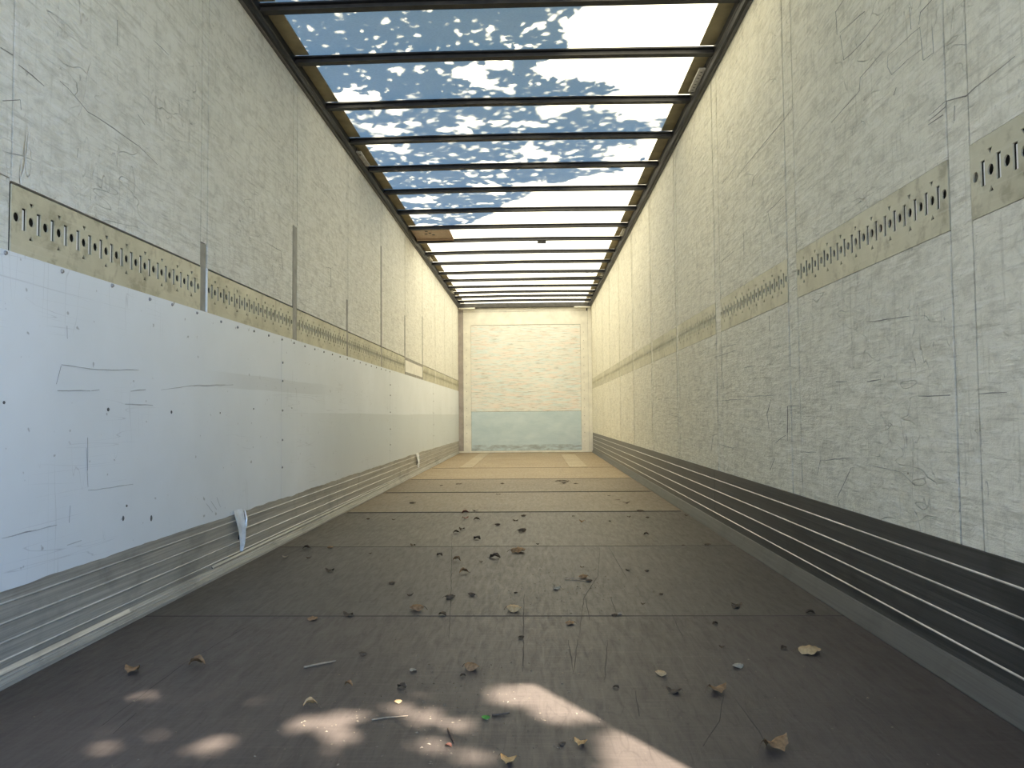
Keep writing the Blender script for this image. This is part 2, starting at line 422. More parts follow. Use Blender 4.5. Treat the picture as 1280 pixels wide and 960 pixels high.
# ================================================================ LEFT WALL
wl = tag(link(boxes([(-W2-.08,-W2-.018,Y0,D+.06,-.05,2.79)]),'wall_left','backing'),
         'long scuffed off-white trailer side wall with white lower sheets, left of the aisle', 'wall', 'structure')
ZB, ZT = 1.148, 1.338
PL = [(.60,.66),(1.80,1.873),(2.974,3.034),(4.136,4.208),(5.342,5.384),(6.556,6.60),(7.775,7.815),(9.015,9.06),(10.19,10.23),(11.29,11.33),(12.40,12.44)]
edges = [(Y0,Y0)] + PL + [(D,D)]
for i in range(len(edges)-1):
    a, b = edges[i][1], edges[i+1][0]
    wavy_panel('wall_panel','wall',wl,-1,a+gap(a)*.8,b-gap(b)*.8,ZT+.002,H-.001)
    if i == 7:
        box('blank_plate','end_plain',wl,(-W2-.015,-W2+.001,a+.002,b-.002,ZB+.03,ZT-.03),.001)['label'] = 'plain cream filler plate'
        box('plate_edge','grey_strip',wl,(-W2-.015,-W2+.002,a+.002,b-.002,ZB,ZB+.03))
        box('plate_edge','grey_strip',wl,(-W2-.015,-W2+.002,a+.002,b-.002,ZT-.03,ZT))
    elif i > 0: plate(wl,-1,a+.001,b-.001,(ZB+ZT)/2-.004)
    else: box('blank_plate','plate',wl,(-W2-.015,-W2,a,b,ZB,ZT))
tops = {1:1.345,2:1.44,3:1.82,4:1.575,5:2.27,6:1.79,7:1.95}
for i,(a,b) in enumerate(PL):
    zt = tops.get(i, ZT)
    if zt < H: wavy_panel('post_cover','wall',wl,-1,a+.003,b-.003,zt+.002,H-.001,face=-.0005)
    box('post','grey_strip' if i in tops and i != 1 else 'wall',wl,(-W2-.015,-W2-.003+(.004 if i > 2 else 0),a+.002,b-.002,ZB,zt),.001)
box('post_flange','insert',wl,(-W2-.01,-W2+.004,3.030,3.037,ZB,ZT),.001)

# lower white sheets with a ragged lower edge
def sheet(y0, y1):
    n = int((y1-y0)/.035); vs_, fs = [], []
    xf, xb = -W2+.0035, -W2-.014
    for i in range(n+1):
        y = y0+(y1-y0)*i/n
        zb = .250+.010*noise.noise(Vector((y*2.3,1,0)))+.006*noise.noise(Vector((y*11,3,0)))
        zb -= max(0,(y-9)*.006)
        bow = .0012*noise.noise(Vector((y*1.5,8,0)))
        vs_ += [(xf+bow,y,zb),(xf+bow*2,y,.7),(xf+bow,y,ZB),(xb,y,zb),(xb,y,ZB)]
    for i in range(n):
        k = 5*i
        for p,q in ((0,1),(1,2),(2,4),(3,0)): fs.append((k+p,k+q,k+q+5,k+p+5))
    fs += [(0,1,2,4,3), tuple(5*n+j for j in (3,4,2,1,0))]
    me = bpy.data.meshes.new('lower_sheet'); me.from_pydata(vs_, [], fs)
    bm = bmesh.new(); bm.from_mesh(me); bmesh.ops.recalc_face_normals(bm, faces=bm.faces[:]); bm.to_mesh(me); bm.free()
    return link(me,'lower_sheet','sheet',wl)
sh = [sheet(a+.002,b-.002) for a,b in ((Y0,.94),(.94,3.947),(3.947,6.956),(6.956,9.97),(9.97,D))]
def sheet_at(y): return sh[sum(y > q for q in (.94,3.947,6.956,9.97))]
def screw_mesh(r, h):
    bm = bmesh.new(); bmesh.ops.create_cone(bm, cap_ends=True, segments=10, radius1=r, radius2=r*.6, depth=h)
    bmesh.ops.rotate(bm, verts=bm.verts[:], matrix=Matrix.Rotation(math.pi/2,3,'Y'))
    me = bpy.data.meshes.new('screw'); bm.to_mesh(me); bm.free(); return me
SCREW = screw_mesh(.0075,.006); SCREW.materials.append(M['screw'])
DENT = screw_mesh(.008,.002); DENT.materials.append(M['dent'])
for y,z in [(1.852,1.139),(2.082,1.136),(2.337,1.139),(2.571,1.131),(2.733,1.136),(2.938,1.133),(3.168,1.126),(3.35,1.123)] + [(3.55+.2*k,1.128) for k in range(18)]:
    link(SCREW,'screw',None,sheet_at(y),(-W2+.005,y,z))
for y in (3.957,6.966,9.98):
    for z in (1.0,.898,.734,.571,.42): link(SCREW,'screw',None,sheet_at(y),(-W2+.005,y+.006,z))
for y,z in [(1.858,.743),(2.325,.728),(2.737,.721),(3.167,.719),(3.551,.74),(4.119,.749),(2.42,.36),(2.44,.40),(2.60,.335)]:
    d = link(DENT,'dent',None,sheet_at(y),(-W2+.0045,y,z)); s_ = random.uniform(.5,1.1); d.scale = (1,s_,s_*random.uniform(.8,1.7))

# kick plate, its raised ribs and bottom angle
def kick(parent, side, mat, z0, z1, ribs, seams_):
    for a,b in zip(seams_[:-1],seams_[1:]):
        k = box('kick_plate',mat,parent,tuple(sorted((side*(W2+.017),side*(W2-.0005))))+(a+.001,b-.001,z0,z1),.001)
        for z in ribs:
            me = extrude_y([(side*(W2-.0005),z-.0035),(side*(W2-.004),z-.0012),(side*(W2-.004),z+.0008),(side*(W2-.0005),z+.003)],[a+.001,b-.001])
            link(me,'rib','ridge',k)
kick(wl,-1,'kick_l',0,.262,(.2160,.1640,.1140,.0660),[Y0,5.1,9.4,D])
link(extrude_y([(-W2,.001),(-W2+.020,.001),(-W2+.018,.012),(-W2+.003,.046),(-W2,.046)],[Y0+.3*i for i in range(44)],lambda y:(.0025*noise.noise(Vector((y*1.7,0,3))),0)),'floor_angle','pale',wl)
for q in (.012,.026,.036):
    xx = -W2+.018-(q-.012)*.44
    link(extrude_y([(xx-.002,q-.002),(xx+.0015,q-.0015),(xx+.0015,q+.0005),(xx-.002,q+.002)],[Y0+.01,D-.02]),'angle_rib','ridge',wl)
link(extrude_y([(-W2+.004,.038),(-W2+.010,.032),(-W2+.011,.036),(-W2+.004,.048)],[Y0,1.2,2.2,2.46]),'broken_strip','ridge',wl)
link(extrude_y([(-W2+.002,.050),(-W2+.008,.044),(-W2+.008,.050),(-W2+.002,.058)],[3.1,5,7.5]),'broken_strip','pale',wl)

# torn flaps hanging from the sheets over the kick plate
def flap(y, zt, zb, w, parent):
    vs_, fs = [], []; n = 9
    for i in range(n+1):
        s = i/n; z = zt+(zb-zt)*s; ww = w*(1-s)**.7+.004
        x = -W2+.006+.020*math.sin(s*2.2)
        vs_ += [(x,y+.04*s,z),(x+.003,y+.04*s+ww*.5,z),(x+.012,y+.04*s+ww,z)]
    for i in range(n):
        for j in (0,1): k = 3*i+j; fs.append((k,k+1,k+4,k+3))
    me = bpy.data.meshes.new('flap'); me.from_pydata(vs_, [], fs); o = link(me,'torn_flap','white_metal',parent)
    md = o.modifiers.new('thickness','SOLIDIFY'); md.thickness = .002
    pts = [(-W2+.022,y+w+.02,zt-.01),(-W2+.034,y+w*.9+.02,zt-.05),(-W2+.036,y+w*.75+.02,zt-.09),(-W2+.028,y+.05,zt-.12),(-W2+.024,y+.04,zb+.02)]
    link(tube(pts,[.003,.006,.005,.004,.002],6),'curled_edge','bright',o)
    pts = [(-W2+.010,y+w+.035,zt-.03),(-W2+.012,y+w+.045,zt-.07),(-W2+.010,y+w+.01,zt-.10),(-W2+.010,y+.055,zt-.14)]
    link(tube(pts,[.003,.010,.008,.003],6),'dark_curl','black',o)
    o['label'] = 'white torn flap with a curled bright edge'
flap(3.31,.268,.075,.075,sh[1])
flap(8.45,.262,.085,.10,sh[3])
SCR_R=[[(2.529,2.112),(2.524,2.027)],[(2.499,2.013),(2.477,1.912),(2.422,1.906),(2.319,1.902),(2.19,1.91)],[(2.529,2.112),(2.464,2.118)],[(2.498,2.022),(2.314,1.992)],[(1.989,1.764),(2.035,1.769),(2.172,1.773),(2.179,1.744),(2.154,1.708),(2.068,1.707),(1.993,1.7)],[(1.994,1.762),(1.982,1.664),(1.93,1.66),(1.934,1.734)],[(1.93,1.804),(1.987,1.803),(1.998,1.774)],[(2.045,1.851),(2.039,1.782)],[(2.197,1.802),(2.358,1.796),(2.367,1.754),(2.592,1.741)],[(1.961,1.501),(1.886,1.506),(1.795,1.482),(1.76,1.486),(1.612,1.489)],[(1.966,1.489),(1.883,1.491),(1.878,1.503)],[(1.967,1.479),(1.896,1.476)],[(2.131,1.657),(2.148,1.641)],[(1.844,1.479),(1.85,1.441)],[(2.975,1.955),(3.059,1.952),(3.751,1.944)],[(3.802,2.004),(4.087,2.0)],[(3.629,1.903),(3.5,1.854),(3.536,1.812)],[(3.095,1.627),(3.307,1.618),(3.26,1.504)],[(3.4,1.539),(3.408,1.436)],[(3.687,1.611),(3.695,1.51)],[(4.739,1.757),(4.749,1.64)],[(3.875,1.567),(4.167,1.564)],[(2.066,0.741),(1.907,0.74)],[(1.788,0.739),(1.683,0.74)],[(2.808,0.459),(2.776,0.515),(2.517,0.541)],[(2.509,0.508),(2.631,0.393)],[(2.978,0.536),(2.816,0.545)],[(3.123,0.577),(3.112,0.728),(2.981,0.726)],[(2.616,0.808),(2.522,0.804)],[(2.374,0.797),(2.279,0.799)],[(2.402,0.525),(2.175,0.52),(2.097,0.486)],[(2.362,0.989),(2.098,0.972)],[(4.188,0.942),(4.157,1.076),(3.872,1.064)],[(4.342,1.031),(3.841,1.033)],[(3.718,0.78),(3.241,0.776)],[(3.325,0.758),(3.392,0.694),(3.371,0.646)],[(4.153,0.895),(4.139,0.835)],[(3.321,1.142),(3.327,1.071)],[(5.872,0.691),(5.322,0.665)],[(4.182,0.771),(3.735,0.767)],[(3.738,0.929),(3.547,0.929)],[(5.858,0.696),(5.556,0.696),(5.287,0.669)],[(3.33,0.756),(3.387,0.689),(3.365,0.621)],[(4.299,0.575),(4.409,0.567),(4.462,0.47)],[(4.283,0.517),(3.954,0.505)],[(3.125,0.611),(3.117,0.724)],[(3.148,0.602),(3.281,0.562)],[(3.299,0.491),(3.366,0.432)]]
SCR_L=[[(2.061,1.702),(2.099,1.698),(2.198,1.667),(2.337,1.67),(2.494,1.667),(2.62,1.645)],[(1.89,1.668),(1.994,1.655)],[(2.349,2.047),(2.351,1.959)],[(1.822,1.681),(1.869,1.682)],[(1.833,1.54),(1.9,1.573),(1.904,1.546)],[(2.584,2.101),(2.691,2.1)],[(2.48,1.78),(2.529,1.76)],[(2.151,1.532),(2.148,1.502)],[(4.818,1.711),(4.923,1.725),(4.924,1.597),(4.845,1.583)],[(3.71,1.615),(3.938,1.621),(3.974,1.519)]]
SCR_W=[[(2.91,0.827),(3.302,0.849)],[(2.083,0.859),(2.223,0.854),(2.503,0.868)],[(2.656,0.803),(2.923,0.831),(3.302,0.85)],[(2.453,0.792),(2.55,0.801)],[(2.23,0.786),(2.273,0.791)],[(2.07,0.783),(2.225,0.786)],[(2.083,0.856),(2.064,0.8)],[(2.217,0.639),(2.219,0.537)],[(2.419,0.747),(2.599,0.745)],[(2.106,0.976),(2.11,0.938)],[(1.859,0.389),(2.078,0.39)],[(2.222,0.474),(2.476,0.47)],[(2.136,0.437),(2.133,0.388)],[(3.103,0.288),(3.04,0.334)],[(3.14,0.294),(3.082,0.34)],[(3.179,0.3),(3.139,0.35)],[(2.127,0.324),(2.194,0.325)],[(2.212,0.607),(2.222,0.486)]]
SCR_F=[[(-0.332,4.274),(-0.167,2.787),(-0.114,2.272)],[(0.495,3.812),(0.427,3.159),(0.341,2.785),(0.291,2.292)],[(0.543,3.869),(0.546,3.082)],[(0.443,2.784),(0.44,2.59)],[(0.112,2.847),(0.117,2.272)],[(0.632,2.564),(0.614,2.293)],[(0.349,2.785),(0.338,2.49)],[(0.616,1.821),(0.571,1.685),(0.506,1.558)],[(0.642,1.821),(0.645,1.63),(0.639,1.559)],[(0.257,2.272),(0.257,1.979)],[(0.286,2.272),(0.258,1.995)],[(0.406,1.86),(0.394,1.706)],[(0.119,2.272),(0.12,1.994)],[(0.378,2.273),(0.336,1.933)],[(-0.831,1.644),(-0.838,1.777),(-0.845,2.049),(-0.809,2.396)],[(-0.781,1.6),(-0.792,1.714)]]
o = link(ribbon(SCR_L,.0035,lambda a,b,h:(-W2+.0002+h,a,b),1),'scratch','scr_wall',wl); o['kind'] = 'stuff'
o = link(ribbon(SCR_W,.0030,lambda a,b,h:(-W2+.0046+h*.5,a,b),1),'scratch','scr_sheet',wl); o['kind'] = 'stuff'

# ================================================================ RIGHT WALL
wr = tag(link(boxes([(W2+.018,W2+.08,Y0,D+.06,-.05,2.79)]),'wall_right','backing'),
         'long scratched off-white trailer side wall with dark ribbed kick plate, right of the aisle', 'wall', 'structure')
RB, RT = 1.166, 1.352; KT = .360
PR = [(.60,.69),(1.790,1.884),(2.968,3.074),(4.175,4.292),(5.400,5.478),(6.57,6.645),(7.80,7.87),(9.03,9.09),(10.19,10.25),(11.27,11.33),(12.40,12.46)]
edges = [(Y0,Y0)] + PR + [(D,D)]
for i in range(len(edges)-1):
    a, b = edges[i][1], edges[i+1][0]
    wavy_panel('wall_panel','wall_r',wr,1,a+gap(a),b-gap(b),RT+.0015,H-.001)
    wavy_panel('wall_panel','wall_r',wr,1,a+gap(a),b-gap(b),KT,RB-.0015)
    if i > 0: plate(wr,1,a+.001,b-.001,(RB+RT)/2)
    else: box('blank_plate','plate',wr,(W2,W2+.015,a,b,RB,RT))
for a,b in PR: wavy_panel('post_cover','wall_r',wr,1,a+gap(a),b-gap(b),KT,H-.001,face=-.0008,amp=.0006)
# torn cover sheet curving over the nearest plate
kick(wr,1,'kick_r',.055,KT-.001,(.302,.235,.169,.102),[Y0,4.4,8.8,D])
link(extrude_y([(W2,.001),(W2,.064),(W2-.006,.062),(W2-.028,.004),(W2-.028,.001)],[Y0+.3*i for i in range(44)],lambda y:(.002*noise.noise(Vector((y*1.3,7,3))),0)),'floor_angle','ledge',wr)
o = link(ribbon(SCR_R,.0034,lambda a,b,h:(W2-.0002-h,a,b),-1),'scratch','scr_wall',wr); o['kind'] = 'stuff'

# ================================================================ END WALL
we = tag(link(boxes([(-W2-.08,W2+.08,D+.02,D+.08,-.05,2.79)]),'wall_back','backing'),
         'cream end wall of the trailer with a blue-grey lower panel', 'wall', 'structure')
box('end_panel','end',we,(-1.005,1.03,D,D+.02,.762,2.368),.002)
box('header_panel','end_plain',we,(-1.15,1.17,D-.002,D+.02,2.374,2.62),.002)
box('lower_panel','kickboard',we,(-1.005,1.03,D-.006,D+.02,.035,.757),.002)['label'] = 'blue-grey dented lower panel'
box('foot_strip','end_plain',we,(-1.24,1.24,D-.012,D+.02,.002,.033),.002)
for s in (-1,1):
    x0, x1 = (-1.15,-1.008) if s < 0 else (1.033,1.17)
    box('end_upright','end_plain',we,(x0,x1,D-.008,D+.02,.034,2.372),.002)
    q = tuple(sorted((s*1.153 if s < 0 else 1.173, s*1.239)))
    box('corner_post','end_post' if s < 0 else 'end_plain',we,q+(D-.02,D+.02,.034,2.70),.004)
    for k in range(14):
        box('rivet','end_post',we,(s*1.09-.006,s*1.09+.006,D-.011,D-.007,.2+.155*k,.212+.155*k))
    q = tuple(sorted((s*.92,s*1.22)))
    box('top_bracket','end_plain',we,q+(D-.10,D+.0,2.672,2.692),.003)
box('top_beam','lip',we,(-1.2,1.2,D-.06,D+.02,2.695,2.775),.004)
box('top_recess','end_plain',we,(-1.15,1.15,D+.005,D+.02,2.624,2.694),.002)

# ================================================================ ROOF
YR = [2.92,2.32,1.72,1.12]
BOWS = sorted([3.52,4.06,4.68,5.29,5.91,6.53,7.19,7.82,8.42,9.07,9.68,10.36,10.93,11.50,12.04,12.48,12.95]+YR)
def roof_mesh():
    nx, ny = 24, 130; vs_, fs = [], []
    for j in range(ny+1):
        y = Y0+(D+.05-Y0)*j/ny
        near = min(abs(y-b) for b in BOWS)
        for i in range(nx+1):
            x = -W2-.03+(2*W2+.06)*i/nx
            z = 2.792+.012*math.cos(x/W2*math.pi/2) - .007*min(1,near/.3)*math.cos(x/W2*math.pi/2) + .003*noise.noise(Vector((x*2,y*2,4)))
            vs_.append((x,y,z))
    for j in range(ny):
        for i in range(nx):
            a = j*(nx+1)+i; fs.append((a,a+1,a+nx+2,a+nx+1))
    me = bpy.data.meshes.new('roof'); me.from_pydata(vs_, [], fs)
    for p in me.polygons: p.use_smooth = True
    return me
ce = tag(link(roof_mesh(),'ceiling','roof'), 'translucent cream roof sheet on dark steel crossbars, dappled by leaf shade', 'ceiling', 'structure')
for s in (-1,1):
    r = link(extrude_y([(s*1.24,2.701),(s*1.206,2.701),(s*1.200,2.716),(s*1.200,2.786),(s*1.30,2.786),(s*1.30,2.701)],[Y0,D]),'side_rail','steel',ce)
    link(extrude_y([(s*1.2395,2.694),(s*1.226,2.694),(s*1.222,2.7005),(s*1.2395,2.7005)],[Y0,D]),'rail_lip','lip',r)
    link(extrude_y([(s*1.2005,2.722),(s*1.196,2.724),(s*1.196,2.732),(s*1.2005,2.734)],[Y0,D]),'rail_groove','lip',r)
    ends = [Y0]+BOWS+[D-.06]
    for a,b in zip(ends[:-1],ends[1:]):
        q = tuple(sorted((s*1.199,s*1.115)))
        if b-a > .06: box('edge_board','ply_edge',ce,q+(a+.03,b-.03,2.776,2.782),.001)
def bow_mesh(amp):
    prof = [(-.022,2.736),(.022,2.736),(.022,2.742),(.009,2.745),(.009,2.762),(.027,2.766),(.027,2.774),(-.027,2.774),(-.027,2.766),(-.009,2.762),(-.009,2.745),(-.022,2.742)]
    n = len(prof); st = 12; vs_, fs = [], []
    for k in range(st+1):
        x = -1.199+2.398*k/st
        c = amp*math.cos(x/1.2*math.pi/2)+.003*noise.noise(Vector((x*1.8,amp*900,0)))
        vs_ += [(x,y,z+c) for y,z in prof]
    for k in range(st):
        for i in range(n):
            a, b = k*n+i, k*n+(i+1)%n; fs.append((a,a+n,b+n,b))
    fs += [tuple(range(n)), tuple(range(st*n+n-1,st*n-1,-1))]
    me = bpy.data.meshes.new('roof_bow'); me.from_pydata(vs_, [], fs)
    me.materials.append(M['steel']); me.materials.append(M['steel_edge'])
    for p in me.polygons:
        if len(p.vertices) == 4 and (p.vertices[0]%n) in (1,4,5,7,9,11): p.material_index = 1
    return me
for i,y in enumerate(BOWS):
    o = link(bow_mesh(.006+.004*random.random()),'roof_bow',None,ce,(0,y,0)); o.rotation_euler.z = random.uniform(-.004,.004)
# pale brackets beside the rails
def bracket(s, y0, y1, label=False):
    q = tuple(sorted((s*1.1995,s*1.160)))
    b = box('bracket','label',ce,q+(y0,y1,2.738,2.752),.002)
    box('bracket_web','steel',b,tuple(sorted((s*1.199,s*1.196)))+(y0,y1,2.752,2.775))
    if label:
        n = 7
        for k in range(n):
            yy = y0+.03+(y1-y0-.06)*k/(n-1); h = random.uniform(.004,.008)
            box('print_mark','black',b,(s*1.180-.006,s*1.180+.006,yy-h*.5,yy+h*.5,2.7374,2.7379))
    else:
        box('bolt','black',b,(s*1.178-.006,s*1.178+.006,y0+.04,y0+.055,2.735,2.738))
bracket(1,4.24,4.54,True); bracket(-1,5.47,5.78); bracket(1,7.95,8.25); bracket(1,10.5,10.75); bracket(-1,9.2,9.45); bracket(-1,11.75,12.0)
# plywood patch, round fittings and the sagging strap
p = box('plywood_patch','wood_patch',ce,(-1.198,-.765,7.86,8.385,2.770,2.776),.001); p['label'] = 'brown plywood patch'
box('patch_lip','wood_patch',p,(-1.198,-.765,8.35,8.39,2.755,2.770),.001)
for k,(x,y) in enumerate(((-1.03,8.00),(-1.0,8.08),(-.97,8.16),(-1.05,8.12))): box('print_mark','black',p,(x-.02,x+.012,y-.012,y+.03,2.7694,2.7699))
def ring(x, y, r):
    bm = bmesh.new()
    a = [bm.verts.new((x+r*math.cos(q),y+r*math.sin(q),2.786)) for q in [2*math.pi*j/14 for j in range(14)]]
    b = [bm.verts.new((x+r*.45*math.cos(q),y+r*.45*math.sin(q),2.780)) for q in [2*math.pi*j/14 for j in range(14)]]
    for j in range(14): bm.faces.new((a[j],a[(j+1)%14],b[(j+1)%14],b[j]))
    me = bpy.data.meshes.new('roof_fitting'); bm.to_mesh(me); bm.free()
    link(me,'roof_fitting','steel',ce)
ring(1.0,10.6,.055)
box('hanging_clip','steel',ce,(.22,.32,8.40,8.44,2.712,2.737),.004)
link(tube([(-1.19,10.62,2.73),(-.95,10.62,2.712),(-.72,10.6,2.684),(-.62,10.6,2.688),(-.3,10.62,2.712),(.3,10.63,2.725),(1.19,10.65,2.735)],.008,6),'sagging_strap','lip',ce)

# ---- rear door frame behind the picture
rf = tag(link(boxes([(-W2-.09,-W2,Y0-.06,Y0,-.1,2.80)]),'trim_1','steel'), 'dark steel door frame around the open rear of the trailer', 'frame', 'structure')
box('frame_post','steel',rf,(W2+.005,W2+.09,Y0-.06,Y0,-.1,2.80),.004)
box('frame_header','steel',rf,(-W2,W2+.005,Y0-.06,Y0,2.66,2.80),.004)
box('frame_sill','steel',rf,(-W2,W2+.005,Y0-.06,Y0,-.12,-.002),.004)

# ================================================================ LEAVES ON THE FLOOR
o = link(ribbon(SCR_F,.0030,lambda a,b,h:(a,b,.0003+h*.4),1),'scratch','scr_floor',floor); o['kind'] = 'stuff'
LEAVES=[(0.1,1.48,0.036,"o"),(0.65,1.54,0.063,"b"),(-0.03,1.55,0.017,"r"),(0.25,1.56,0.031,"o"),(0.21,1.56,0.01,"d"),(0.04,1.69,0.022,"g"),
 (-0.39,1.76,0.037,"t"),(-0.18,1.78,0.02,"t"),(0.5,1.85,0.039,"d"),(0.61,1.85,0.049,"b"),(-0.19,1.88,0.027,"d"),(0.36,1.88,0.015,"d"),
 (-0.33,1.89,0.027,"b"),(-0.04,1.96,0.017,"d"),(0.49,1.97,0.033,"t"),(-0.95,1.98,0.048,"b"),(-0.18,2,0.024,"p"),(-0.02,2.01,0.049,"b"),
 (0.71,2.03,0.034,"p"),(-0.8,2.04,0.052,"b"),(-0.35,2.13,0.026,"d"),(0.95,2.15,0.069,"t"),(0.89,2.19,0.024,"d"),(0.71,2.2,0.012,"d"),
 (0.11,2.29,0.023,"d"),(0.27,2.44,0.035,"b"),(0.75,2.44,0.024,"d"),(-0.61,2.49,0.039,"b"),(-0.5,2.54,0.042,"d"),(0.43,2.54,0.028,"d"),
 (-0.17,2.55,0.031,"d"),(0.45,2.56,0.02,"p"),(1.11,2.57,0.034,"d"),(0.08,2.6,0.058,"t"),(-0.27,2.61,0.055,"b"),(0.87,2.64,0.026,"d"),
 (0.88,2.65,0.041,"d"),(0.55,2.69,0.012,"d"),(-0.17,2.78,0.043,"d"),(-0.33,2.82,0.028,"d"),(-0.09,2.82,0.034,"d"),(0.64,2.83,0.013,"d"),
 (0.08,2.86,0.013,"d"),(0.24,2.92,0.036,"p"),(-0.44,3.02,0.033,"d"),(0.38,3.05,0.03,"d"),(0.36,3.12,0.048,"b"),(-0.16,3.22,0.046,"b"),
 (0.65,3.24,0.025,"d"),(-0.77,3.26,0.043,"d"),(0.57,3.26,0.025,"d"),(0.37,3.32,0.022,"d"),(-0.1,3.45,0.019,"d"),(-0.22,3.49,0.046,"b"),
 (-0.96,3.56,0.028,"d"),(-0.04,3.56,0.059,"d"),(-1.08,3.57,0.032,"p"),(-0.32,3.62,0.036,"d"),(-0.68,3.67,0.02,"d"),(0.07,3.7,0.082,"b"),
 (-1.05,3.81,0.046,"d"),(-0.93,3.83,0.038,"b"),(0.94,3.87,0.021,"d"),(1.07,3.88,0.039,"d"),(-0.5,3.89,0.034,"d"),(0.17,3.92,0.022,"d"),
 (-0.17,4.09,0.05,"d"),(0.8,4.23,0.033,"d"),(-0.31,4.3,0.043,"d"),(0.08,4.35,0.058,"d"),(-0.29,4.42,0.039,"d"),(-0.08,4.59,0.041,"d"),
 (0.46,4.71,0.037,"b"),(0.64,4.72,0.021,"d"),(1.27,4.73,0.037,"r"),(0.03,4.77,0.037,"d"),(-0.23,4.82,0.048,"d"),(-0.79,4.85,0.027,"d"),
 (-0.97,4.88,0.027,"d"),(-0.31,4.88,0.043,"r"),(0.91,4.89,0.027,"d"),(0.79,4.92,0.027,"d"),(0.42,4.98,0.022,"d"),(1.19,4.98,0.033,"d"),
 (0.08,5,0.044,"d"),(-0.34,5.18,0.057,"r"),(0.91,5.21,0.064,"d"),(1.07,5.21,0.029,"d"),(-0.28,5.28,0.041,"d"),(0.87,5.69,0.057,"d"),
 (-0.82,5.78,0.058,"d"),(0.83,5.9,0.033,"d"),(-1.24,6.05,0.04,"d"),(0.79,6.21,0.028,"d"),(-0.16,6.33,0.042,"d"),(-0.77,7.2,0.04,"d"),
 (0.57,7.29,0.057,"d"),(-0.17,7.31,0.041,"d"),(-0.62,7.32,0.049,"d"),(-0.17,7.33,0.041,"d"),(-0.17,7.33,0.041,"d"),(0.45,7.36,0.114,"d"),
 (-0.6,7.36,0.041,"d"),(0.44,7.6,0.152,"d")]
def leaf_mesh(seed, fold, curl, wid, lobes=0):
    r = random.Random(seed); nt, nv = 9, 5; vs_, fs = [], []
    tw = r.uniform(-.9,.9)
    for i in range(nt):
        t = i/(nt-1); w = wid*math.sin(math.pi*min(1,max(0,.04+.93*t)))**.75
        if lobes: w *= 1+.16*math.sin(t*math.pi*lobes)
        for j in range(nv):
            v = -1+2*j/(nv-1); y = v*w
            z = fold*abs(v)**1.5*w*1.6 + curl*(2*t-1)**2*.5 + tw*v*w*(t-.5)*1.2 + .13*noise.noise(Vector((t*4.5,v*2.2,seed*3.3)))+.06*noise.noise(Vector((t*11,v*5,seed)))
            x = (t-.5)*(1-.25*abs(curl)*abs(2*t-1))
            vs_.append((x,y,z))
    for i in range(nt-1):
        for j in range(nv-1):
            k = i*nv+j; fs.append((k,k+1,k+nv+1,k+nv))
    mn = min(v[2] for v in vs_); vs_ = [(x,y,z-mn) for x,y,z in vs_]
    me = bpy.data.meshes.new('leaf'); me.from_pydata(vs_, [], fs)
    for p_ in me.polygons: p_.use_smooth = True
    mid = vs_[2]
    stem = tube([(mid[0]+.02,0,mid[2]+.0),(mid[0]-.10,.01,mid[2]*.7+.01),(mid[0]-.24,.04,.015)],[.016,.012,.010],5)
    return me, stem
LV = [leaf_mesh(1,-.55,.30,.30),leaf_mesh(2,.7,-.30,.28),leaf_mesh(3,-.5,-.35,.36,0),leaf_mesh(4,.8,-.45,.24),leaf_mesh(5,-.45,.25,.36,5),leaf_mesh(6,-.9,-.30,.30)]
cache = {}
def leaf_kind(v, k):
    if (v,k) not in cache:
        a = LV[v][0].copy(); a.materials.append(M['leaf_'+k]); b = LV[v][1].copy(); b.materials.append(M['leaf_'+('d' if k != 'g' else 'g')]); cache[(v,k)] = (a,b)
    return cache[(v,k)]
SPECIAL = {
 (.10,1.48):'orange-brown dry leaf at the bottom edge of the picture, nearest of all',
 (.65,1.54):'largest crumpled brown dry leaf in the dark right foreground',
 (-.03,1.55):'small reddish dry leaf among crumbs in the sunlit dapples',
 (.25,1.56):'orange-tan dry leaf beside the large sun patch in the foreground',
 (.21,1.56):'tiny dark leaf bit left of the orange-tan leaf in the foreground',
 (.04,1.69):'fresh green leaf scrap lying left of the large sun patch',
 (-.39,1.76):'tan folded dry leaf at the left end of the sun dapples',
 (-.18,1.78):'small cream dry leaf in the middle of the sun dapples',
 (.50,1.85):'dark curled dry leaf below the squarish tan leaf',
 (.61,1.85):'flat brown dry leaf with a stem, right of the dark curled one',
 (-.19,1.88):'dark flattened leaf scrap just behind the sun dapples',
 (.36,1.88):'small black leaf ball right behind the large sun patch',
 (-.33,1.89):'small brown crumpled leaf behind the left sun dapples',
 (-.04,1.96):'dark leaf scrap touching the lobed brown leaf behind the dapples',
 (.49,1.97):'squarish tan dry leaf standing on edge right of the sun patch',
 (-.95,1.98):'brown curled dry leaf nearest the kick plate by the white sheets',
 (-.18,2.0):'pale grey leaf scrap amid the crumbs in the foreground',
 (-.02,2.01):'lobed brown dry leaf lying behind the sun dapples',
 (.71,2.03):'pale grey crumpled leaf on the near floor, right side',
 (-.80,2.04):'rounded brown dry leaf in the left foreground beside the curled one',
 (-.35,2.13):'dark curled leaf behind the pale straight stick',
 (.95,2.15):'long tan arched leaf near the dark ribbed kick plate',
 (.08,2.60):'large tan dry leaf lying on the second board joint from the camera',
 (.27,2.44):'brown upturned dry leaf just in front of the second board joint',
 (-.61,2.49):'brown dry leaf on the left just before the second board joint',
 (-.50,2.54):'long flat dark leaf lying in the second board joint on the left',
 (-.27,2.61):'twisted brown leaf left of centre behind the second board joint',
 (.24,2.92):'pale flattened scrap beside the worn patch in mid floor',
 (.36,3.12):'brown leaf lying against a thin twig in mid floor',
 (-.04,3.56):'large dark curled leaf in mid floor left of the brown spread leaf',
}
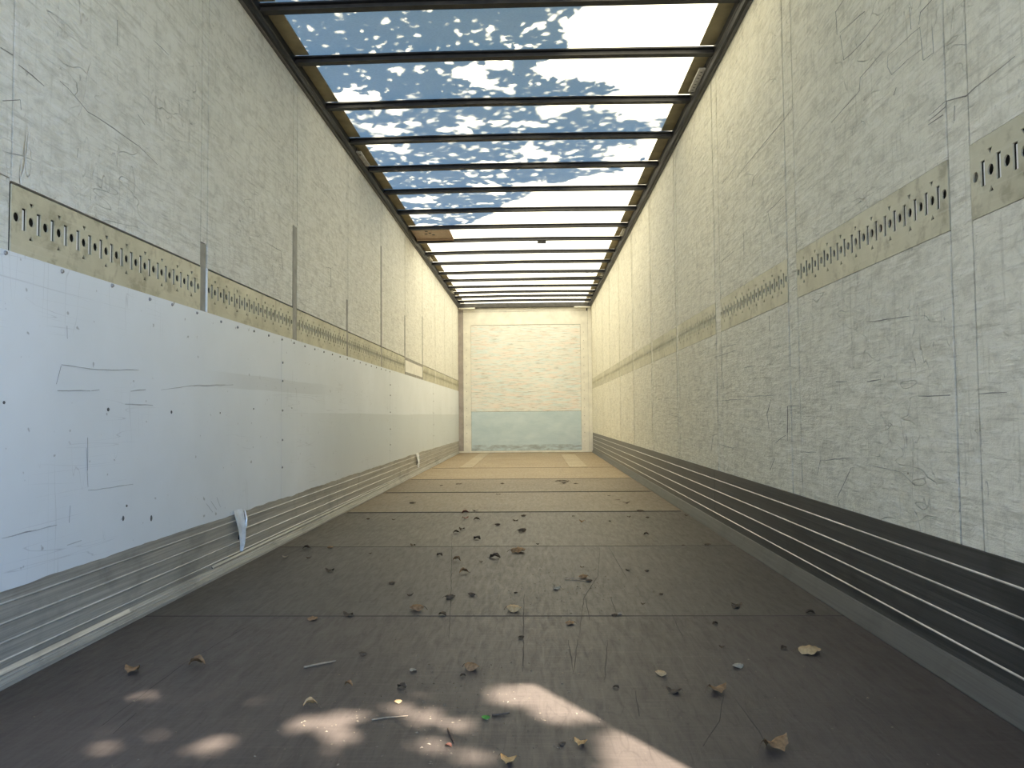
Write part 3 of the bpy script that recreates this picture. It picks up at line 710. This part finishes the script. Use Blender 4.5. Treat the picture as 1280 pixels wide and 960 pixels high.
zone = [(2.54,'nearest floor board'),(3.87,'second floor board'),(5.22,'third floor board'),(6.57,'fourth floor board'),(99,'far tan boards')]
CW = dict(d='dark',b='brown',t='tan',o='orange',p='pale',r='reddish',g='green')
todo = {}
for i,(x,y,s,k) in enumerate(LEAVES):
    sz = max(s,.018)
    big = s > .03
    v = (i*5+int(x*100)) % 6
    me, st = leaf_kind(v,k)
    o = link(me,'green_leaf' if k == 'g' else 'dry_leaf',None,None,(x,y,.0006))
    o.scale = (sz,sz,sz*(.85 if k in 'tbo' else .75)); o.rotation_euler.z = random.uniform(-.6,.6)+(math.pi if random.random() < .5 else 0)
    if y > 5.2: o.scale.z *= .6
    if s > .12: o.scale = (.15,.05,.02); o.rotation_euler.z = .05
    if big: link(st,'stem',None,o)
    g = 'dry leaves blown onto the trailer floor'
    lab = SPECIAL.get((x,y))
    tag(o, lab or '', 'leaf', None, None if k == 'g' else g)
    if not lab:
        zn = next(n for lim,n in zone if y < lim)
        sd_ = 'left side' if x < -.33 else ('right side' if x > .4 else 'middle')
        todo.setdefault((CW[k], 'small curled' if big else 'tiny', zn, sd_),[]).append(o)
ORD = ['nearest','second nearest','third nearest','fourth nearest','fifth nearest','sixth nearest','seventh nearest']
for (cw,szw,zn,sd_),ob in todo.items():
    base = f'{szw} {cw} dry leaf on the {zn}, {sd_}'
    ob.sort(key=lambda q: q.location.y)
    for i,q in enumerate(ob):
        q['label'] = base if len(ob) == 1 else base+', '+('farthest such' if i == len(ob)-1 else ORD[i]+' such')

# ---- twigs
def twig(pts, r, mat, label):
    o = link(tube([(x,y,r+.0005) for x,y in pts],[r]*(len(pts)-1)+[r*.6],6),'twig',mat)
    tag(o,label,'twig',None,'twigs on the floor')
twig([(-.488,2.018),(-.452,2.046),(-.413,2.070)],.0028,'twig','pale straight stick lying left of centre in the foreground')
twig([(.053,1.704),(.073,1.708),(.094,1.715)],.0028,'twig_d','short dark twig pointing at the green leaf scrap')
twig([(-.040,1.63),(-.030,1.60),(-.019,1.562)],.0028,'twig_d','dark twig lying lengthwise inside the sun dapples')
twig([(-.221,1.677),(-.192,1.690),(-.142,1.700)],.0016,'twig','thin pale bent stem across the sun dapples')
twig([(.281,3.084),(.33,3.075),(.376,3.054)],.002,'twig','thin pale twig under the brown leaf in mid floor')

# ---- crumbs of wood and dust, nobody could count them
vs_, fs = [], []
rc = random.Random(3)
def crumb(x, y, s):
    n = len(vs_); a = rc.uniform(0,6.3); l = s*rc.uniform(.7,2.2)
    c, d = math.cos(a)*l, math.sin(a)*l
    vs_.extend([(x-c,y-d,.0004),(x+d*.5,y-c*.5,.0004),(x+c,y+d,.0004),(x-d*.4,y+c*.4,.0004),(x,y,.0004+s*rc.uniform(.5,1.1))])
    fs.extend([(n,n+1,n+4),(n+1,n+2,n+4),(n+2,n+3,n+4),(n+3,n,n+4)])
for _ in range(340): crumb(rc.gauss(-.05,.20), rc.gauss(1.72,.20), rc.uniform(.0008,.0030))
for _ in range(160): crumb(rc.gauss(.32,.16), rc.gauss(2.98,.18), rc.uniform(.001,.0035))
for _ in range(300): crumb(rc.uniform(-1.1,1.1), rc.uniform(1.3,5), rc.uniform(.0008,.0022))
me = bpy.data.meshes.new('crumbs'); me.from_pydata(vs_, [], fs)
tag(link(me,'wood_crumbs','crumb'), 'scattered wood crumbs and dust on the floor around the sun dapples', 'crumbs', 'stuff')

# ================================================================ THE TREE WHOSE SHADE FALLS ON THE ROOF
tree = bpy.data.objects.new('tree', None); COL.objects.link(tree); tree.location = (4.6,-1.2,-1.2)
tag(tree, 'leafy tree leaning over the rear of the trailer, shading its roof', 'tree')
link(tube([(0,0,0),(-.15,.2,1.6),(-.6,.5,3.4),(-1.3,.9,5.2),(-1.9,1.4,6.6)],[.24,.20,.17,.13,.07],10),'trunk','bark',tree)
for q in ([(-.6,.5,3.4),(-.8,-.4,4.8),(-1.3,-.9,6.0)],[(-1.9,1.4,6.55),(-3.0,2.4,6.7),(-3.8,3.3,6.7),(-4.4,4.6,6.9)],[(-1.3,.9,5.2),(-1.3,2.0,6.4),(-1.2,3.0,7.2)]):
    link(tube(q,[.09,.06,.04,.02][:len(q)],7),'branch','bark',tree)
XB = [(0,1.1),(2.9,1.1),(3.35,.5),(3.66,.40),(4.14,.33),(4.33,.22),(4.50,.55),(4.62,.72),(4.75,.45),(5.0,.80),(5.15,1.2),(5.6,.95),(5.9,1.05),(6.2,.88),(6.5,.35),(6.95,.0),(7.5,-.25),(7.9,-.7),(8.2,-1.15),(8.5,-1.6)]
def xb(y):
    for (a,b),(c,d) in zip(XB[:-1],XB[1:]):
        if a <= y <= c: return b+(d-b)*(y-a)/(c-a)
    return -9
DAP = [(0,.52),(3.2,.56),(3.5,.78),(3.95,.74),(4.2,.50),(4.9,.42),(5.3,.50),(6.2,.42),(7,.42),(8.5,.40)]
def dapple(y):
    for (a,b),(c,d) in zip(DAP[:-1],DAP[1:]):
        if a <= y <= c: return b+(d-b)*(y-a)/(c-a)
    return .3
rt_ = random.Random(11); vs_, fs = [], []
def tree_leaf(c, s):
    n = len(vs_)
    a = Vector((rt_.gauss(0,1),rt_.gauss(0,1),rt_.gauss(0,.45))).normalized(); b = a.cross(Vector((rt_.gauss(0,.5),rt_.gauss(0,.5),1))).normalized(); e = a.cross(b)
    for p_ in (c-a*s*.55, c+b*s*.30+e*s*.06, c+a*s*.55, c-b*s*.30+e*s*.06): vs_.append(tuple(p_-tree.location))
    fs.append((n,n+1,n+2)); fs.append((n,n+2,n+3))
cnt = 0
while cnt < 23000:                                    # foliage above the roof
    y = rt_.uniform(.2,8.4); x = rt_.uniform(-1.5,1.3); e = xb(y)+.16*noise.noise(Vector((x*2.5,y*3.0,2)))
    if x > e: continue
    nz = noise.fractal(Vector((x*2.6+3,y*3.4,5)), .6, 2.1, 4)     # gaps between twigs
    if nz > dapple(y)-.25 + .35*max(0,min(1,(e-x)/.9))*(1 if y < 4.2 else .35): continue
    tree_leaf(Vector((x,y,2.8))+SUN*(rt_.uniform(1.2,3.4) if y < 4.6 else rt_.uniform(2.2,6.5)), rt_.uniform(.06,.11)); cnt += 1
SPOTS = [(.12,1.84,.08,.07),(.24,1.75,.09,.07),(.44,1.48,.14,.24),(-.10,1.70,.03,.04),(-.29,1.69,.035,.035),(-.17,1.75,.016,.024),(-.37,1.66,.026,.03),(-.02,1.66,.026,.022),(-.53,1.55,.026,.032),(-.82,1.81,.014,.016),(-.75,1.53,.016,.018),(-.06,1.56,.020,.026),(.02,1.51,.026,.02),(-.28,1.60,.026,.02),(.50,1.25,.2,.2)]
cnt = 0
while cnt < 11000:                                    # foliage between the sun and the open rear
    x = rt_.uniform(-1.5,.62); y = rt_.uniform(.4,2.05); t = rt_.uniform(4.6,7.5); s = rt_.uniform(.065,.10)
    if any(((x-a)/(ra+s*.30))**2+((y-b)/(rb+s*.30))**2 < 1 for a,b,ra,rb in SPOTS): continue
    tree_leaf(Vector((x,y,0))+SUN*t, s); cnt += 1
for _ in range(5000):                                # the rest of the crown, behind and beside the trailer
    v = Vector((rt_.gauss(0,1),rt_.gauss(0,1),rt_.gauss(0,1))).normalized()*rt_.random()**.4
    c = Vector((4.4+v.x*1.6,-.6+v.y*2.4,5.6+v.z*1.6)); g = c-SUN*((c.z-0)/SUN.z); h = c-SUN*((c.z-2.8)/SUN.z)
    if -1.3 < h.x < 1.4 and h.y > Y0-.5 or (-1.6 < g.x < 1.0 and .2 < g.y < 2.2): continue
    tree_leaf(c, rt_.uniform(.08,.13))
me = bpy.data.meshes.new('foliage'); me.from_pydata(vs_, [], fs)
link(me,'foliage','foliage',tree)['kind'] = 'stuff'

sky_blocker = bpy.data.objects.new('tree', None); COL.objects.link(sky_blocker); sky_blocker.location = (-4.4,-3.4,-1.2)  # unseen tree, added so its crown blocks sky light from the left rear
tag(sky_blocker, 'unseen low bushy tree added to block sky light at the open rear', 'tree')
link(tube([(0,0,0),(.1,.1,1.4),(.2,.1,2.8),(.3,.2,4.2)],[.20,.16,.11,.05],9),'trunk','bark',sky_blocker)
vs_, fs = [], []; tree = sky_blocker
for _ in range(5200):
    v = Vector((rt_.gauss(0,1),rt_.gauss(0,1),rt_.gauss(0,1))).normalized()*rt_.random()**.4
    tree_leaf(Vector((-4.2+v.x*2.5,-3.3+v.y*2.6,1.7+v.z*2.5)), rt_.uniform(.18,.28))
me = bpy.data.meshes.new('foliage'); me.from_pydata(vs_, [], fs)
link(me,'foliage','foliage',sky_blocker)['kind'] = 'stuff'
